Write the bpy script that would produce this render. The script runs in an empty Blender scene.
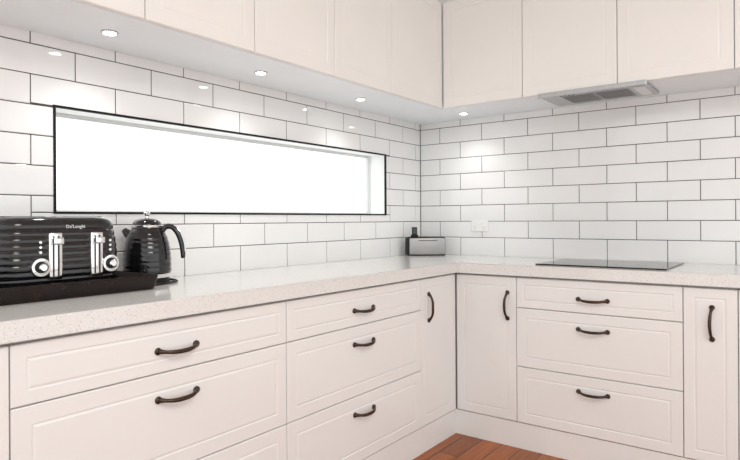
import bpy, bmesh, math, random
from mathutils import Vector, Matrix
random.seed(4)
C = bpy.context.scene.collection
FZ = -0.025     # floor level
WT = 0.9        # worktop level
US = 1.776      # underside of wall cabinets

# ---------------------------------------------------------------- materials
def mat(name, col, rough=.5, metal=0, spec=.5, coat=0, emis=0, noise=0, nscale=8, bump=0, bscale=60):
    m = bpy.data.materials.new(name); m.use_nodes = True
    nt = m.node_tree; p = nt.nodes['Principled BSDF']
    p.inputs['Base Color'].default_value = (*col, 1)
    p.inputs['Roughness'].default_value = rough
    p.inputs['Metallic'].default_value = metal
    p.inputs['Specular IOR Level'].default_value = spec
    p.inputs['Coat Weight'].default_value = coat
    if emis:
        p.inputs['Emission Color'].default_value = (*col, 1); p.inputs['Emission Strength'].default_value = emis
    tc = nt.nodes.new('ShaderNodeTexCoord')
    if noise:
        n = nt.nodes.new('ShaderNodeTexNoise'); n.inputs['Scale'].default_value = nscale
        nt.links.new(tc.outputs['Object'], n.inputs['Vector'])
        r = nt.nodes.new('ShaderNodeValToRGB')
        r.color_ramp.elements[0].position = .3; r.color_ramp.elements[1].position = .7
        r.color_ramp.elements[0].color = (*[c*(1-noise) for c in col], 1)
        r.color_ramp.elements[1].color = (*[min(1, c*(1+noise)) for c in col], 1)
        nt.links.new(n.outputs['Fac'], r.inputs['Fac']); nt.links.new(r.outputs['Color'], p.inputs['Base Color'])
    if bump:
        n = nt.nodes.new('ShaderNodeTexNoise'); n.inputs['Scale'].default_value = bscale
        nt.links.new(tc.outputs['Object'], n.inputs['Vector'])
        b = nt.nodes.new('ShaderNodeBump'); b.inputs['Strength'].default_value = bump; b.inputs['Distance'].default_value = .002
        nt.links.new(n.outputs['Fac'], b.inputs['Height']); nt.links.new(b.outputs['Normal'], p.inputs['Normal'])
    return m
M = {}
M['cab'] = mat('cabinet_satin_white', (.815, .813, .797), .3, noise=.01, nscale=3)
M['up'] = mat('wall_cabinet_white', (.855, .842, .81), .32, noise=.01, nscale=3)
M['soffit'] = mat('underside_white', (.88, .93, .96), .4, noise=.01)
M['carc'] = mat('carcass', (.50, .49, .48), .5, noise=.02)
M['paint'] = mat('wall_paint', (.80, .79, .76), .7, noise=.01)
M['ceil'] = mat('ceiling_paint', (.86, .86, .85), .8, noise=.01)
M['tile'] = mat('glazed_white_tile', (.825, .83, .825), .05, spec=.6, noise=.02, nscale=4, bump=.22, bscale=11)
M['grout'] = mat('dark_grout', (.075, .065, .058), .9, noise=.1, nscale=60)
M['bronze'] = mat('dark_bronze', (.07, .048, .036), .35, metal=.85, noise=.25, nscale=90)
M['black'] = mat('gloss_black', (.006, .006, .007), .07, coat=.3, noise=.05)
M['blackmatt'] = mat('matt_black', (.012, .011, .011), .45, spec=.3, noise=.1)
M['chrome'] = mat('chrome', (.78, .78, .78), .10, metal=1, noise=.01)
M['steel'] = mat('brushed_steel', (.50, .51, .52), .32, metal=1, noise=.05, nscale=40)
M['silver'] = mat('silver_plastic', (.34, .335, .33), .4, metal=.9, noise=.03)
M['filter'] = mat('filter_mesh', (.33, .33, .335), .5, metal=.8, noise=.3, nscale=300)
M['glassblk'] = mat('cooktop_glass', (.010, .010, .011), .08, spec=.22, noise=.02)
M['mark'] = mat('cooktop_marks', (.12, .12, .12), .3, spec=.2, noise=.02)
M['alu'] = mat('window_aluminium', (.70, .72, .72), .45, noise=.02)
M['reveal'] = mat('reveal_white', (.88, .90, .89), .5, noise=.01)
M['trimblk'] = mat('black_trim', (.008, .008, .008), .4, spec=.2, noise=.1)
M['plastic'] = mat('white_plastic', (.85, .85, .83), .3, noise=.01)
M['lampglass'] = mat('lamp_cover_plastic', (.75, .75, .75), .3, noise=.01)
M['tray'] = mat('dark_wood_tray', (.012, .0065, .0055), .25, spec=.3, noise=.3, nscale=25)
M['text'] = mat('pale_lettering', (.75, .75, .75), .3, noise=.01)
M['lamp'] = mat('lamp_lens', (1, .98, .94), .4, emis=20)

def stone():
    m = mat('speckled_stone', (.74, .70, .65), .11)
    nt = m.node_tree; p = nt.nodes['Principled BSDF']; tc = nt.nodes.new('ShaderNodeTexCoord')
    v = nt.nodes.new('ShaderNodeTexVoronoi'); v.inputs['Scale'].default_value = 330
    w = nt.nodes.new('ShaderNodeTexVoronoi'); w.inputs['Scale'].default_value = 180
    for k in (v, w): nt.links.new(tc.outputs['Object'], k.inputs['Vector'])
    def ramp(src, a, b, c0, c1):
        r = nt.nodes.new('ShaderNodeValToRGB'); e = r.color_ramp.elements
        e[0].position = a; e[1].position = b; e[0].color = c0; e[1].color = c1
        nt.links.new(src, r.inputs['Fac']); return r
    base = ramp(v.outputs['Color'], .1, .9, (.71, .705, .68, 1), (.80, .795, .775, 1))
    spots = ramp(w.outputs['Distance'], .18, .28, (1, 1, 1, 1), (0, 0, 0, 1))
    gate = ramp(w.outputs['Color'], .62, .68, (0, 0, 0, 1), (1, 1, 1, 1))
    mul = nt.nodes.new('ShaderNodeMath'); mul.operation = 'MULTIPLY'
    nt.links.new(spots.outputs['Color'], mul.inputs[0]); nt.links.new(gate.outputs['Color'], mul.inputs[1])
    mx = nt.nodes.new('ShaderNodeMixRGB'); mx.inputs[2].default_value = (.44, .40, .35, 1)
    nt.links.new(mul.outputs[0], mx.inputs[0]); nt.links.new(base.outputs['Color'], mx.inputs[1])
    nt.links.new(mx.outputs[0], p.inputs['Base Color'])
    return m
M['stone'] = stone()

def boards():
    m = mat('jarrah_boards', (.3, .1, .05), .2)
    nt = m.node_tree; p = nt.nodes['Principled BSDF']; tc = nt.nodes.new('ShaderNodeTexCoord')
    mp = nt.nodes.new('ShaderNodeMapping'); mp.inputs['Rotation'].default_value = (0, 0, math.radians(90))
    nt.links.new(tc.outputs['Object'], mp.inputs['Vector'])
    b = nt.nodes.new('ShaderNodeTexBrick'); b.inputs['Scale'].default_value = 1
    b.inputs['Brick Width'].default_value = 1.7; b.inputs['Row Height'].default_value = .105
    b.inputs['Mortar Size'].default_value = .0022; b.inputs['Mortar'].default_value = (.03, .010, .005, 1)
    b.inputs['Color1'].default_value = (.42, .125, .030, 1); b.inputs['Color2'].default_value = (.23, .060, .016, 1)
    nt.links.new(mp.outputs[0], b.inputs['Vector'])
    mp2 = nt.nodes.new('ShaderNodeMapping'); mp2.inputs['Scale'].default_value = (30, 2, 1)
    nt.links.new(tc.outputs['Object'], mp2.inputs['Vector'])
    n = nt.nodes.new('ShaderNodeTexNoise'); n.inputs['Scale'].default_value = 2; n.inputs['Detail'].default_value = 5
    nt.links.new(mp2.outputs[0], n.inputs['Vector'])
    mx = nt.nodes.new('ShaderNodeMixRGB'); mx.blend_type = 'OVERLAY'; mx.inputs[0].default_value = .55
    nt.links.new(b.outputs['Color'], mx.inputs[1]); nt.links.new(n.outputs['Fac'], mx.inputs[2])
    nt.links.new(mx.outputs[0], p.inputs['Base Color'])
    p.inputs['Specular IOR Level'].default_value = .25
    return m
M['boards'] = boards()

def glass():
    m = bpy.data.materials.new('window_glass'); m.use_nodes = True; nt = m.node_tree; nt.nodes.clear()
    o = nt.nodes.new('ShaderNodeOutputMaterial'); t = nt.nodes.new('ShaderNodeBsdfTransparent')
    g = nt.nodes.new('ShaderNodeBsdfGlossy'); g.inputs['Roughness'].default_value = .02
    x = nt.nodes.new('ShaderNodeMixShader'); x.inputs[0].default_value = .04
    nt.links.new(t.outputs[0], x.inputs[1]); nt.links.new(g.outputs[0], x.inputs[2]); nt.links.new(x.outputs[0], o.inputs[0])
    return m
M['glass'] = glass()

# ---------------------------------------------------------------- helpers
def box(bm, x0, y0, z0, x1, y1, z1, bev=0, seg=2):
    x0, x1 = min(x0, x1), max(x0, x1); y0, y1 = min(y0, y1), max(y0, y1); z0, z1 = min(z0, z1), max(z0, z1)
    r = bmesh.ops.create_cube(bm, size=1)
    vs = r['verts']
    for v in vs:
        v.co = Vector(((x0+x1)/2+v.co.x*(x1-x0), (y0+y1)/2+v.co.y*(y1-y0), (z0+z1)/2+v.co.z*(z1-z0)))
    if bev:
        es = list({e for v in vs for e in v.link_edges})
        bmesh.ops.bevel(bm, geom=es, offset=bev, segments=seg, profile=.5, affect='EDGES')
def tube(bm, pts, rad, n=12, flat=None):
    """tube along pts; rad a list; caps closed"""
    pts = [Vector(p) for p in pts]; rings = []; N = len(pts)
    up = None
    for i, p in enumerate(pts):
        t = (pts[min(i+1, N-1)]-pts[max(i-1, 0)]).normalized()
        if up is None:
            up = Vector((0, 0, 1)) if abs(t.z) < .8 else Vector((1, 0, 0))
        a = (up-t*up.dot(t)).normalized(); b = t.cross(a); up = a
        r = rad[i] if isinstance(rad, (list, tuple)) else rad
        f = flat or 1
        rings.append([bm.verts.new(p+a*math.cos(2*math.pi*k/n)*r*f+b*math.sin(2*math.pi*k/n)*r) for k in range(n)])
    for i in range(N-1):
        for k in range(n):
            bm.faces.new((rings[i][k], rings[i][(k+1) % n], rings[i+1][(k+1) % n], rings[i+1][k]))
    bm.faces.new(rings[0][::-1]); bm.faces.new(rings[-1])
def curve_pts(P, n=6):
    """Catmull-Rom through P"""
    P = [Vector(p) for p in P]; out = []
    for i in range(len(P)-1):
        a = P[max(i-1, 0)]; b = P[i]; c = P[i+1]; d = P[min(i+2, len(P)-1)]
        for k in range(n):
            t = k/n
            out.append(.5*((2*b)+(c-a)*t+(2*a-5*b+4*c-d)*t*t+(3*b-a-3*c+d)*t**3))
    out.append(P[-1]); return out
def lathe(bm, c, prof, n=40, axis='z'):
    rings = []
    for r, z in prof:
        ring = []
        for k in range(n):
            a = 2*math.pi*k/n; u, w = r*math.cos(a), r*math.sin(a)
            if axis == 'z': co = (c[0]+u, c[1]+w, c[2]+z)
            elif axis == 'x': co = (c[0]+z, c[1]+u, c[2]+w)
            else: co = (c[0]+u, c[1]-z, c[2]+w)
            ring.append(bm.verts.new(co))
        rings.append(ring)
    for i in range(len(rings)-1):
        for k in range(n):
            bm.faces.new((rings[i][k], rings[i][(k+1) % n], rings[i+1][(k+1) % n], rings[i+1][k]))
    bm.faces.new(rings[0][::-1]); bm.faces.new(rings[-1])
WL = {}
def place(o, loc, parent):
    loc = Vector(loc); WL[o.name] = loc
    o.location = loc-(WL[parent.name] if parent else Vector((0, 0, 0)))
    if parent: o.parent = parent
def obj(name, bm, m, parent=None, loc=(0, 0, 0), smooth=False):
    bmesh.ops.recalc_face_normals(bm, faces=bm.faces)
    loc = Vector(loc)
    bmesh.ops.translate(bm, verts=bm.verts, vec=-loc)
    me = bpy.data.meshes.new(name); bm.to_mesh(me); bm.free(); me.materials.append(m)
    if smooth:
        for p in me.polygons: p.use_smooth = True
        try: me.set_sharp_from_angle(angle=math.radians(38))
        except Exception: pass
    o = bpy.data.objects.new(name, me); C.objects.link(o); place(o, loc, parent)
    return o
def B(): return bmesh.new()
def thing(name, label, cat, loc, group=None):
    o = bpy.data.objects.new(name, None); C.objects.link(o); o.empty_display_size = .05
    place(o, loc, None); tag(o, label, cat, group); return o
def tag(o, label, cat, group=None):
    o['label'] = label; o['category'] = cat
    if group: o['group'] = group
def struct(o): o['kind'] = 'structure'; return o

# ---------------------------------------------------------------- setting
bm = B(); box(bm, -.15, -5, FZ-.1, 4.6, .15, FZ); struct(obj('floor', bm, M['boards'], loc=(0, 0, FZ)))
bm = B(); box(bm, -.15, -5, 2.52, 4.6, .15, 2.6); struct(obj('ceiling', bm, M['ceil'], loc=(0, 0, 2.52)))
WY0, WY1, WZ0, WZ1 = -2.405, -.4075, 1.163, 1.535
def around(bm, x0, x1, ya, yb, za, zb):
    box(bm, x0, ya, za, x1, yb, WZ0); box(bm, x0, ya, WZ1, x1, yb, zb)
    box(bm, x0, ya, WZ0, x1, WY0, WZ1); box(bm, x0, WY1, WZ0, x1, yb, WZ1)
bm = B(); around(bm, -.15, -.006, -5, .15, FZ, 2.52); wl = struct(obj('wall_left', bm, M['reveal']))
bm = B(); around(bm, -.006, -.0025, -3.6, -.0, .88, 1.80); obj('grout', bm, M['grout'], wl)
bm = B(); box(bm, -.006, .006, FZ, 4.6, .15, 2.52); wb = struct(obj('wall_back', bm, M['paint']))
bm = B(); box(bm, -.002, .0025, .88, 3.2, .006, 1.80); obj('grout', bm, M['grout'], wb)

TH, TW, G = .103, .303, .0036
def tile(bm, a0, a1, z0, z1, kind):
    if a1-a0 < .008 or z1-z0 < .008: return
    g = G/2; a0 += g; a1 -= g; z0 += g; z1 -= g; b = .0028
    def P(a, z, d): return (d, a, z) if kind == 'L' else (a, -d, z)
    ta, tz = random.uniform(-.0008, .0008), random.uniform(-.0006, .0006)
    back = [P(a, z, -.005) for a, z in ((a0, z0), (a1, z0), (a1, z1), (a0, z1))]
    mid = [P(a, z, -.0018) for a, z in ((a0, z0), (a1, z0), (a1, z1), (a0, z1))]
    fr = [P(a, z, -.0004+sa*ta+sz*tz) for a, z, sa, sz in ((a0+b, z0+b, -1, -1), (a1-b, z0+b, 1, -1), (a1-b, z1-b, 1, 1), (a0+b, z1-b, -1, 1))]
    R = [[bm.verts.new(c) for c in q] for q in (back, mid, fr)]
    for i in range(2):
        for k in range(4): bm.faces.new((R[i][k], R[i][(k+1) % 4], R[i+1][(k+1) % 4], R[i+1][k]))
    bm.faces.new(R[2])
def tiles(kind):
    bm = B()
    for k in range(9):
        z0 = .912+TH*k; z1 = z0+TH
        if k == 0: z0 = .896
        z1 = min(z1, 1.80)
        for j in range(-1, 13):
            if kind == 'B':
                a0 = (j+(.5 if k % 2 else 0))*TW; a1 = a0+TW
                a0 = max(a0, 0); a1 = min(a1, 3.2)
                if a1 > a0: tile(bm, a0, a1, z0, z1, kind)
            else:
                a1 = -(j+.19+(.5 if k % 2 else 0))*TW; a0 = a1-TW
                a1 = min(a1, 0); a0 = max(a0, -3.6)
                if a1 <= a0: continue
                if a1 > WY0 and a0 < WY1 and z1 > WZ0 and z0 < WZ1:
                    lo, hi = max(z0, WZ0), min(z1, WZ1)
                    if z0 < WZ0: tile(bm, a0, a1, z0, WZ0, kind)
                    if z1 > WZ1: tile(bm, a0, a1, WZ1, z1, kind)
                    if a0 < WY0: tile(bm, a0, WY0, lo, hi, kind)
                    if a1 > WY1: tile(bm, WY1, a1, lo, hi, kind)
                else: tile(bm, a0, a1, z0, z1, kind)
    return bm
obj('wall_tiling', tiles('L'), M['tile'], wl); obj('wall_tiling', tiles('B'), M['tile'], wb)

# window
def rect_ring(bm, x0, x1, ya, yb, za, zb, t):
    box(bm, x0, ya, za, x1, yb, za+t); box(bm, x0, ya, zb-t, x1, yb, zb)
    box(bm, x0, ya, za+t, x1, ya+t, zb-t); box(bm, x0, yb-t, za+t, x1, yb, zb-t)
bm = B(); rect_ring(bm, -.148, -.12, WY0, WY1, WZ0, WZ1, .008); rect_ring(bm, -.148, -.13, WY0+.008, WY1-.008, WZ0+.008, WZ1-.008, .005)
w1 = struct(obj('window_1', bm, M['alu'], loc=(-.12, (WY0+WY1)/2, WZ0)))
bm = B(); rect_ring(bm, -.008, .003, WY0-.004, WY1+.004, WZ0-.004, WZ1+.004, .0085); obj('edge_trim', bm, M['trimblk'], w1, (0, (WY0+WY1)/2, WZ0))
bm = B(); box(bm, -.142, WY0+.012, WZ0+.012, -.138, WY1-.012, WZ1-.012); obj('glass_pane', bm, M['glass'], w1, (-.14, (WY0+WY1)/2, WZ0))

# bulkhead above the wall cabinets
bm = B(); box(bm, .0, -3.3, 2.392, .36, -.36, 2.52); box(bm, 0, -.36, 2.392, 2.32, -.002, 2.52)
struct(obj('trim_1', bm, M['paint'], loc=(0, 0, 2.392)))

# ---------------------------------------------------------------- fronts and handles
def mp(kind, f):
    if kind == 'L': return lambda a, z, d: Vector((f+d, a, z))
    return lambda a, z, d: Vector((a, -f-d, z))
def front(kind, f, a0, a1, z0, z1, m, g=.0016, dp=.0025):
    P = mp(kind, f); bm = B(); a0 += g; a1 -= g; z0 += g; z1 -= g
    prof = [(0, -.02), (0, -.0025), (.0025, 0), (m, 0), (m+.002, -dp), (m+.0045, -dp), (m+.010, -.0004)]
    R = []
    for i, d in prof:
        R.append([bm.verts.new(P(a, z, d)) for a, z in ((a0+i, z0+i), (a1-i, z0+i), (a1-i, z1-i), (a0+i, z1-i))])
    for i in range(len(R)-1):
        for k in range(4): bm.faces.new((R[i][k], R[i][(k+1) % 4], R[i+1][(k+1) % 4], R[i+1][k]))
    bm.faces.new(R[-1]); bm.faces.new(R[0][::-1])
    return bm
def handle(kind, f, a, z, vert, parent):
    P = mp(kind, f); bm = B(); pts = []; rad = []
    N = 32; HL = .064
    for i in range(N+1):
        s = -1+2*i/N
        d = .005+.024*(1-abs(s)**3.2)
        sag = -.006*(1-s*s)+.003
        L = HL*s
        q = P(a+sag, z+L, d) if vert else P(a+L, z+sag, d)
        pts.append(q); rad.append(.0046+.0022*(1-s*s)+.0034*max(0, abs(s)-.80)/.20)
    tube(bm, pts, rad, 12)
    for s in (-1, 1):
        def E(e, d): return P(a+.003, z+(HL+e)*s, d) if vert else P(a+(HL+e)*s, z+.003, d)
        tube(bm, [E(.002, 0), E(.002, .0035), E(.001, .007)], [.0110, .0110, .0075], 16)
    obj('handle', bm, M['bronze'], parent, P(a, z, 0), True)
F = .58
ZT, Z1, Z2, ZB = .838, .685, .389, .108
def carcass(kind, a0, a1, parent):
    bm = B()
    P0 = mp(kind, 0)
    def bb(d0, d1, z0, z1, e=.0005):
        p, q = P0(a0+e, z0, d0), P0(a1-e, z1, d1); box(bm, p.x, p.y, p.z, q.x, q.y, q.z)
    bb(.004, F-.021, ZB, .846); bb(.03, .50, FZ, ZB)
    obj('carcass', bm, M['carc'], parent, P0((a0+a1)/2, FZ, .3))
def drawers(kind, a0, a1, label):
    c = mp(kind, 0)((a0+a1)/2, FZ, .3); t = thing('base_cabinet', label, 'cabinet', c)
    carcass(kind, a0, a1, t)
    for z0, z1, hz, m in ((Z1, ZT, .748, .034), (Z2, Z1, .606, .046), (ZB, Z2, .312, .046)):
        d = obj('drawer', front(kind, F, a0, a1, z0, z1, m), M['cab'], t, mp(kind, F)((a0+a1)/2, (z0+z1)/2, 0))
        handle(kind, F, (a0+a1)/2, hz, False, d)
    return t
def door(kind, a0, a1, ha, parent, f=F, z0=ZB, z1=ZT, m=.05, hz=.692, mt='cab'):
    d = obj('door', front(kind, f, a0, a1, z0, z1, m, dp=(.0016 if mt == 'up' else .0025)), M[mt], parent, mp(kind, f)((a0+a1)/2, (z0+z1)/2, 0))
    if ha is not None: handle(kind, f, ha, hz, True, d)
    return d
drawers('L', -2.777, -1.857, 'white three-drawer base cabinet below the toaster and kettle')
drawers('L', -1.857, -.935, 'white three-drawer base cabinet under the right half of the window')
drawers('B', .923, 1.672, 'white three-drawer base cabinet directly under the black cooktop')
t = thing('base_cabinet', 'white base cabinet cut off by the left edge of the photo', 'cabinet', (.3, -3.0, FZ))
carcass('L', -3.227, -2.777, t); door('L', -3.227, -2.777, -3.16, t)
t = thing('corner_cabinet', 'white corner base cabinet with two doors meeting at the inner corner', 'cabinet', (.4, -.4, FZ))
bm = B(); box(bm, .004, -.9345, ZB, F-.021, -.004, .846); box(bm, F-.021, -(F-.021), ZB, .9225, -.004, .846)
box(bm, .03, -.9345, FZ, .5, -.03, ZB); box(bm, .5, -.5, FZ, .9225, -.03, ZB)
obj('carcass', bm, M['carc'], t, (.4, -.4, FZ))
door('L', -.935, -.583, -.866, t, m=.045); door('B', .583, .923, .874, t, m=.045)
t = thing('base_cabinet', 'narrow white pull-out base cabinet right of the cooktop drawers', 'cabinet', (1.772, -.3, FZ))
carcass('B', 1.672, 1.872, t); door('B', 1.672, 1.872, 1.777, t, m=.04)
t = thing('base_cabinet', 'white base cabinet cut off by the right edge of the photo', 'cabinet', (2.08, -.3, FZ))
carcass('B', 1.872, 2.30, t); door('B', 1.872, 2.30, 2.24, t)
# kickboards
KF = F-.006
bm = B(); box(bm, KF-.017, -3.227, FZ, KF, -(KF-.017), ZB-.003, .001)
tag(obj('kickboard', bm, M['cab'], loc=(KF, -1.9, FZ)), 'white kickboard under the cabinets below the window', 'kickboard')
bm = B(); box(bm, KF, -KF, FZ, 2.30, -(KF-.017), ZB-.003, .001)
tag(obj('kickboard', bm, M['cab'], loc=(1.4, -KF, FZ)), 'white kickboard under the cabinets below the cooktop', 'kickboard')

# worktop (L shaped, one piece)
bm = B()
pl = [(.003, -.003), (.003, -3.227), (.6, -3.227), (.6, -.6), (2.30, -.6), (2.30, -.003)]
lo = [bm.verts.new((x, y, .847)) for x, y in pl]; hi = [bm.verts.new((x, y, WT)) for x, y in pl]
bm.faces.new(lo[::-1]); tf = bm.faces.new(hi)
for k in range(6): bm.faces.new((lo[k], lo[(k+1) % 6], hi[(k+1) % 6], hi[k]))
es = [e for e in bm.edges if abs(e.verts[0].co.z-e.verts[1].co.z) < 1e-5 and (e.verts[0].co.x > .59 and e.verts[1].co.x > .59) and not (e.verts[0].co.y > -.01 and e.verts[1].co.y > -.01)]
bmesh.ops.bevel(bm, geom=es, offset=.003, segments=2, profile=.5, affect='EDGES')
tag(obj('worktop', bm, M['stone'], loc=(.3, -.3, .847)), 'continuous L-shaped speckled off-white stone worktop', 'worktop')

# ---------------------------------------------------------------- wall cabinets
UF, UT = .407, 2.39
def upper(kind, edges, label, name='wall_cabinet', cat='cabinet'):
    a0, a1 = edges[0], edges[-1]
    c = mp(kind, 0)((a0+a1)/2, US, .2); t = thing(name, label, cat, c)
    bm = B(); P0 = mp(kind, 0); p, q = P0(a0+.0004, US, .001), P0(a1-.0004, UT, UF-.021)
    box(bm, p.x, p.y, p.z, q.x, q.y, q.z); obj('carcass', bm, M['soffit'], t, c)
    for u, v in zip(edges[:-1], edges[1:]):
        door(kind, u, v, None, t, f=UF, z0=US, z1=UT, m=.05, mt='up')
    return t
upper('L', [-2.78, -2.308, -1.845], 'white two-door wall cabinet above the left half of the window')
upper('L', [-1.845, -1.37, -.925], 'white two-door wall cabinet above the right half of the window')
upper('B', [.891, 1.369, 1.85], 'white two-door wall cabinet holding the range hood')
upper('B', [1.85, 2.30], 'white wall cabinet cut off by the right edge of the photo')
t = thing('corner_wall_cabinet', 'white corner wall cabinet with two doors meeting at the inner corner', 'cabinet', (.2, -.2, US))
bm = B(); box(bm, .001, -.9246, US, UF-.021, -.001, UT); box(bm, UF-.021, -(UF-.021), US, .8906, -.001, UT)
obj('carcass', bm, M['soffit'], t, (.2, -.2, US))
door('L', -.925, -.41, None, t, f=UF, z0=US, z1=UT, m=.05, mt='up'); door('B', .41, .891, None, t, f=UF, z0=US, z1=UT, m=.05, mt='up')

# downlights
for x, y, lab in ((.2, -2.313, 'small round recessed downlight above the left end of the window'),
                  (.2, -1.626, 'small round recessed downlight above the middle of the window'),
                  (.2, -.916, 'small round recessed downlight above the right end of the window'),
                  (.435, -.2, 'small round recessed downlight under the corner cabinet left of the range hood')):
    t = thing('downlight', lab, 'downlight', (x, y, US), 'downlights under the wall cabinets')
    bm = B(); lathe(bm, (x, y, US), [(.028, -.0002), (.028, -.003), (.024, -.005), (.018, -.004)], 32); obj('bezel', bm, M['steel'], t, (x, y, US), True)
    bm = B(); lathe(bm, (x, y, US), [(.021, -.0042), (.021, -.0056), (.016, -.0066)], 28); obj('lens', bm, M['lamp'], t, (x, y, US), True)
    l = bpy.data.lights.new('downlight_lamp', 'SPOT'); l.energy = 5.5; l.spot_size = math.radians(125); l.spot_blend = .9; l.color = (1, .99, .97); l.shadow_soft_size = .02
    lo_ = bpy.data.objects.new('downlight_lamp', l); C.objects.link(lo_); lo_.parent = t; lo_.location = (0, 0, -.012)

# range hood (slide-out, under the two-door wall cabinet)
hx0, hx1 = .985, 1.50
t = thing('range_hood', 'slim stainless steel slide-out range hood under the wall cabinet above the cooktop', 'range hood', ((hx0+hx1)/2, -.25, US))
bm = B(); box(bm, hx0, -.41, US-.014, hx1, -.11, US-.0005, .003)
obj('hood_body', bm, M['steel'], t, ((hx0+hx1)/2, -.25, US))
for i in range(2):
    a = hx0+.10+i*.165; bm = B(); box(bm, a, -.35, US-.0170, a+.155, -.17, US-.0142, .001)
    for k in range(12): box(bm, a+.008, -.343+k*.014, US-.0185, a+.147, -.339+k*.014, US-.0170)
    obj('grease_filter', bm, M['filter'], t, (a+.09, -.25, US-.016))
bm = B(); box(bm, hx0-.002, -.424, US-.020, hx1+.002, -.4105, US+.004, .002); obj('visor', bm, M['steel'], t, ((hx0+hx1)/2, -.44, US))
for k in range(4):
    bm = B(); box(bm, hx0+.10+k*.02, -.39, US-.0165, hx0+.112+k*.02, -.378, US-.0142, .001); obj('button', bm, M['blackmatt'], t, (hx0+.105+k*.02, -.384, US-.015))
bm = B(); box(bm, hx1-.070, -.37, US-.0165, hx1-.02, -.15, US-.0142, .001); obj('lamp_cover', bm, M['lampglass'], t, (hx1-.05, -.26, US-.015))

# cooktop
t = thing('cooktop', 'flush black glass cooktop set on the stone worktop', 'cooktop', (1.3, -.29, WT))
bm = B(); box(bm, 1.0, -.52, WT+.0003, 1.6, -.06, WT+.006, .002); obj('glass_panel', bm, M['glassblk'], t, (1.3, -.29, WT))
def ring(bm, x, y, z, r, w=.0015, n=48):
    a = [bm.verts.new((x+r*math.cos(2*math.pi*k/n), y+r*math.sin(2*math.pi*k/n), z)) for k in range(n)]
    b = [bm.verts.new((x+(r-w)*math.cos(2*math.pi*k/n), y+(r-w)*math.sin(2*math.pi*k/n), z)) for k in range(n)]
    for k in range(n): bm.faces.new((a[k], a[(k+1) % n], b[(k+1) % n], b[k]))
for x, y, r in ((1.15, -.39, .09), (1.15, -.17, .07), (1.42, -.17, .09), (1.42, -.38, .07)):
    bm = B(); ring(bm, x, y, WT+.0062, r); ring(bm, x, y, WT+.0062, r*.6, .001); obj('cooking_zone', bm, M['mark'], t, (x, y, WT+.006))

# power point on the back wall
t = thing('power_outlet', 'white double power outlet on the tiled back wall', 'power outlet', (.4416, 0, 1.088))
bm = B(); box(bm, .384, -.009, 1.053, .499, -.0006, 1.123, .003); obj('cover_plate', bm, M['plastic'], t, (.4416, 0, 1.088))
for s in (-1, 1):
    bm = B(); box(bm, .4416+s*.018-.005, -.013, 1.10, .4416+s*.018+.005, -.009, 1.113, .001); obj('switch', bm, M['plastic'], t, (.4416+s*.018, 0, 1.106))
    bm = B()
    for dx, rz in ((-.007, .4), (.007, -.4)):
        tube(bm, [(.4416+s*.03+dx+rz*.004, -.0094, 1.084), (.4416+s*.03+dx-rz*.004, -.0094, 1.076)], .0009, 6)
    tube(bm, [(.4416+s*.03, -.0094, 1.071), (.4416+s*.03, -.0094, 1.064)], .0009, 6)
    obj('socket', bm, M['blackmatt'], t, (.4416+s*.03, 0, 1.075))

# ---------------------------------------------------------------- tray
ty0, ty1, tx0, tx1 = -2.755, -2.212, .03, .332
def rr(x0, y0, x1, y1, z, r=.015, n=5):
    out = []
    for cx, cy, a in ((x1-r, y1-r, 0), (x0+r, y1-r, 90), (x0+r, y0+r, 180), (x1-r, y0+r, 270)):
        for k in range(n+1):
            t_ = math.radians(a+90*k/n); out.append((cx+r*math.cos(t_), cy+r*math.sin(t_), z))
    return out
def loft(bm, loops, close0=True, close1=True):
    R = [[bm.verts.new(c) for c in l] for l in loops]; n = len(R[0])
    for i in range(len(R)-1):
        for k in range(n): bm.faces.new((R[i][k], R[i][(k+1) % n], R[i+1][(k+1) % n], R[i+1][k]))
    if close0: bm.faces.new(R[0][::-1])
    if close1: bm.faces.new(R[-1])
def tr(i, z): return rr(tx0+i, ty0+i, tx1-i, ty1-i, z)
bm = B()
loft(bm, [tr(.012, WT+.0005), tr(.008, WT+.008), tr(.0, WT+.046), tr(.002, WT+.050), tr(.007, WT+.050), tr(.009, WT+.046), tr(.018, WT+.012)])
tag(obj('tray', bm, M['tray'], loc=(.18, -2.48, WT), smooth=True), 'dark wooden serving tray under the black toaster', 'tray')

# ---------------------------------------------------------------- toaster
qx0, qx1, qy0, qy1, qz0, qz1 = .055, .275, -2.69, -2.306, .932, 1.147
t = thing('toaster', 'glossy black ribbed four-slice toaster with chrome controls on the tray', 'toaster', (.165, -2.5, WT+.012))
loops = []
def q(i, z): return rr(qx0+i, qy0+i, qx1-i, qy1-i, z, .066, 12)
loops += [q(.012, qz0), q(.006, qz0+.004)]
nr = 8; zz0, zz1 = qz0+.008, qz1-.040
def bul(z):
    s = (z-zz0)/(zz1-zz0); return .008*(2*s-1)**2
for k in range(nr):
    h = (zz1-zz0)/nr; z = zz0+k*h
    for fr_, o_ in ((0, .0020), (.12, .0007), (.35, .0000), (.6, 0), (.85, .0007), (.97, .0020)):
        loops.append(q(o_+bul(z+h*fr_), z+h*fr_))
loops += [q(.0083, zz1+.003), q(.0088, zz1+.014), q(.012, qz1-.015), q(.019, qz1-.007), q(.029, qz1-.0018), q(.040, qz1)]
bm = B(); loft(bm, loops); obj('body', bm, M['black'], t, (.165, -2.5, qz0), True)
bm = B(); loft(bm, [rr(qx0+.012, qy0+.012, qx1-.012, qy1-.012, WT+.0125, .035, 6), rr(qx0+.012, qy0+.012, qx1-.012, qy1-.012, qz0, .035, 6)])
obj('base', bm, M['blackmatt'], t, (.165, -2.5, WT+.012), True)
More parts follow.
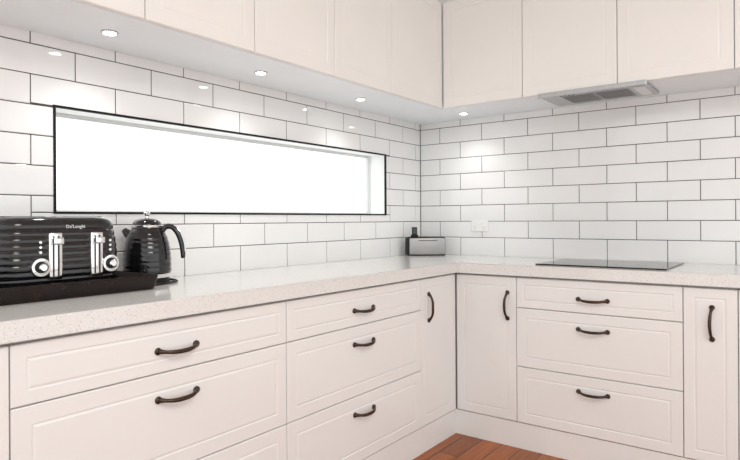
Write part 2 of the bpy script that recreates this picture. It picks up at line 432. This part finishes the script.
for yy in (-2.59, -2.41):
    for xx in (.125, .195):
        bm = B(); box(bm, xx-.014, yy-.06, qz1-.002, xx+.014, yy+.06, qz1+.0015, .001)
        obj('bread_slot', bm, M['blackmatt'], t, (xx, yy, qz1))
fx = qx1
for yl, yd in ((-2.530, -2.574), (-2.402, -2.358)):
    bm = B(); box(bm, fx-.008, yl-.020, .956, fx+.004, yl+.020, 1.098, .004, 3)
    pl_ = obj('lever_plate', bm, M['chrome'], t, (fx, yl, 1.02), True)
    for dy in (-.0075, .0075):
        bm = B(); box(bm, fx+.0035, yl+dy-.0025, .966, fx+.005, yl+dy+.0025, 1.088, .0005); obj('slot', bm, M['blackmatt'], pl_, (fx, yl+dy, 1.02))
    bm = B(); box(bm, fx+.004, yl-.015, 1.062, fx+.026, yl+.015, 1.083, .004, 3); obj('lever', bm, M['chrome'], t, (fx, yl, 1.07), True)
    bm = B(); lathe(bm, (fx, yd, .996), [(.027, -.022), (.0285, .004), (.0265, .008), (.020, .009), (.019, .006)], 36, 'x'); d_ = obj('dial', bm, M['chrome'], t, (fx, yd, .996), True)
    bm = B(); lathe(bm, (fx, yd, .996), [(.0185, .004), (.0175, .0085), (.012, .009)], 30, 'x'); obj('dial_face', bm, M['blackmatt'], d_, (fx, yd, .996), True)
    bm = B(); lathe(bm, (fx, yd, .996), [(.012, .008), (.012, .022), (.009, .025)], 24, 'x'); obj('knob', bm, M['chrome'], d_, (fx, yd, .996), True)
    for k in range(3):
        zz = 1.040+k*.015
        bm = B(); lathe(bm, (fx, yd, zz), [(.0046, -.015), (.0046, .003), (.0035, .004)], 18, 'x'); obj('button', bm, M['chrome'], t, (fx, yd, zz), True)
cu = bpy.data.curves.new('lettering', 'FONT'); cu.body = "De'Longhi"; cu.size = .0145; cu.extrude = .0009; cu.align_x = 'CENTER'
to = bpy.data.objects.new('tmp', cu); C.objects.link(to)
me = bpy.data.meshes.new_from_object(to); bpy.data.objects.remove(to); me.materials.append(M['text'])
lt = bpy.data.objects.new('lettering', me); C.objects.link(lt); lt.rotation_euler = (math.pi/2, 0, math.pi/2)
place(lt, (fx-.0082, -2.465, 1.1115), t)

# ---------------------------------------------------------------- kettle
kx, ky = .118, -2.125
t = thing('kettle', 'black ribbed electric kettle with curved handle beside the toaster', 'kettle', (kx, ky, WT))
bm = B(); lathe(bm, (kx, ky, WT), [(.074, .0006), (.080, .004), (.080, .014), (.075, .020)], 48); obj('power_base', bm, M['blackmatt'], t, (kx, ky, WT), True)
bm = B(); lathe(bm, (kx, ky, WT), [(.076, .0205), (.083, .023), (.085, .036), (.082, .039)], 48); obj('chrome_ring', bm, M['chrome'], t, (kx, ky, WT+.02), True)
prof = [(.080, .0395)]; nb = 8
def kr(s): return .0865-.001*s-.027*s**3.5
for k in range(nb):
    for fr_, o_ in ((0.02, -.0013), (.2, -.0004), (.5, 0), (.8, -.0004), (.98, -.0013)):
        s = (k+fr_)/nb; prof.append((kr(s)+o_, .040+s*.160))
prof += [(.055, .203), (.054, .208)]
bm = B(); lathe(bm, (kx, ky, WT), prof, 48); obj('body', bm, M['black'], t, (kx, ky, WT+.04), True)
bm = B(); lathe(bm, (kx, ky, WT), [(.055, .2085), (.056, .211), (.056, .215), (.053, .217)], 40); obj('lid_rim', bm, M['chrome'], t, (kx, ky, WT+.21), True)
bm = B(); lathe(bm, (kx, ky, WT), [(.052, .2172), (.050, .226), (.040, .236), (.022, .242), (.008, .243)], 40); li = obj('lid', bm, M['black'], t, (kx, ky, WT+.222), True)
bm = B(); lathe(bm, (kx, ky, WT), [(.006, .242), (.006, .251), (.011, .255), (.012, .262), (.008, .268), (.003, .270)], 24); obj('knob', bm, M['chrome'], li, (kx, ky, WT+.245), True)
hd = Vector((.76, .65, 0)).normalized()
def K(d, z): return Vector((kx, ky, WT))+hd*d+Vector((0, 0, z))
hp = curve_pts([K(.056, .196), K(.070, .210), K(.090, .210), K(.108, .194), K(.121, .168), K(.129, .138), K(.132, .106), K(.131, .092)], 4)
n_h = len(hp)
bm = B(); tube(bm, hp, [.0105-.003*max(0, (i/(n_h-1)-.7)/.3) for i in range(n_h)], 14); obj('handle', bm, M['black'], t, K(.12, .2), True)
bm = B(); tube(bm, [p+hd*.0075+Vector((0, 0, .004)) for p in hp[7:24]], .0045, 8); obj('handle_strip', bm, M['chrome'], t, K(.13, .2), True)
bm = B(); tube(bm, [K(-.056, .174), K(-.072, .186), K(-.085, .200)], [.022, .017, .010], 16); obj('spout', bm, M['black'], t, K(-.07, .2), True)
bm = B(); tube(bm, curve_pts([(.180, -2.172, .912), (.188, -2.192, .945), (.203, -2.204, .972), (.225, -2.205, .975), (.243, -2.203, .950), (.250, -2.197, .9065), (.238, -2.165, .9048), (.222, -2.11, .9048), (.18, -2.04, .9048), (.10, -2.022, .9048), (.03, -2.06, .9048)], 6), .0042, 10)
obj('cord', bm, M['blackmatt'], t, (.19, -2.2, WT), True)

# ---------------------------------------------------------------- small radio in the corner
rc = Vector((.133, -.153, WT)); n_ = Vector((.64, -.77, 0)).normalized(); w_ = Vector((.77, .64, 0)).normalized()
RM = Matrix(((w_.x, -n_.x, 0, rc.x), (w_.y, -n_.y, 0, rc.y), (0, 0, 1, rc.z), (0, 0, 0, 1)))
def loc_obj(name, bm, m, parent, smooth=False):
    bmesh.ops.transform(bm, matrix=RM, verts=bm.verts); return obj(name, bm, m, parent, rc, smooth)
t = thing('radio', 'small silver box-shaped radio with black top standing in the corner', 'radio', rc)
bm = B(); box(bm, -.112, -.035, .006, .124, .035, .114, .006, 3); loc_obj('casing', bm, M['silver'], t, True)
bm = B(); box(bm, -.13, -.036, .006, -.1125, .035, .118, .004, 3); loc_obj('end_cap', bm, M['blackmatt'], t)
bm = B(); box(bm, -.112, -.032, .1145, .122, .03, .121, .003); loc_obj('top_panel', bm, M['blackmatt'], t)
bm = B(); box(bm, -.05, -.0366, .095, .070, -.0352, .099, .0003); loc_obj('display_strip', bm, M['blackmatt'], t)
bm = B(); box(bm, -.12, -.03, .0004, .12, .03, .0058); loc_obj('foot', bm, M['blackmatt'], t)
t = thing('phone', 'small black phone-like device standing on top of the silver radio', 'device', rc+Vector((-.07*w_.x, -.07*w_.y, .121)))
bm = B(); box(bm, -.096, -.012, .1213, -.050, .012, .134, .003); loc_obj('dock', bm, M['blackmatt'], t)
bm = B(); box(bm, -.090, -.006, .1342, -.055, .006, .184, .004); loc_obj('handset', bm, M['black'], t)

# ---------------------------------------------------------------- light
w = bpy.data.worlds.new('World'); bpy.context.scene.world = w; w.use_nodes = True
bg = w.node_tree.nodes['Background']; bg.inputs[0].default_value = (.985, .995, 1, 1); bg.inputs[1].default_value = 1.58
def area(loc, target, size, e, col=(1, 1, 1)):
    l = bpy.data.lights.new('fill_light', 'AREA'); l.energy = e; l.size = size; l.color = col
    o = bpy.data.objects.new('fill_light', l); C.objects.link(o); o.location = loc
    o.rotation_euler = (Vector(target)-Vector(loc)).to_track_quat('-Z', 'Y').to_euler()
area((2.6, -2.6, 2.48), (2.2, -2.2, 0), 1.4, 54, (1, .985, .955))  # unseen area fill added near the ceiling as front fill, no fixture

cam = bpy.data.cameras.new('camera'); co = bpy.data.objects.new('camera', cam); C.objects.link(co)
cam.sensor_width = 36; cam.lens = 581.495/740*36; cam.shift_y = -10.3/740; cam.clip_start = .05
R = Matrix.Rotation(math.radians(36.848), 4, 'Z') @ Matrix.Rotation(math.pi/2, 4, 'X') @ Matrix.Rotation(math.radians(-.332), 4, 'Z')
co.matrix_world = Matrix.Translation((2.094, -3.368, 1.132)) @ R
bpy.context.scene.camera = co
bpy.context.scene.view_settings.view_transform = 'Standard'
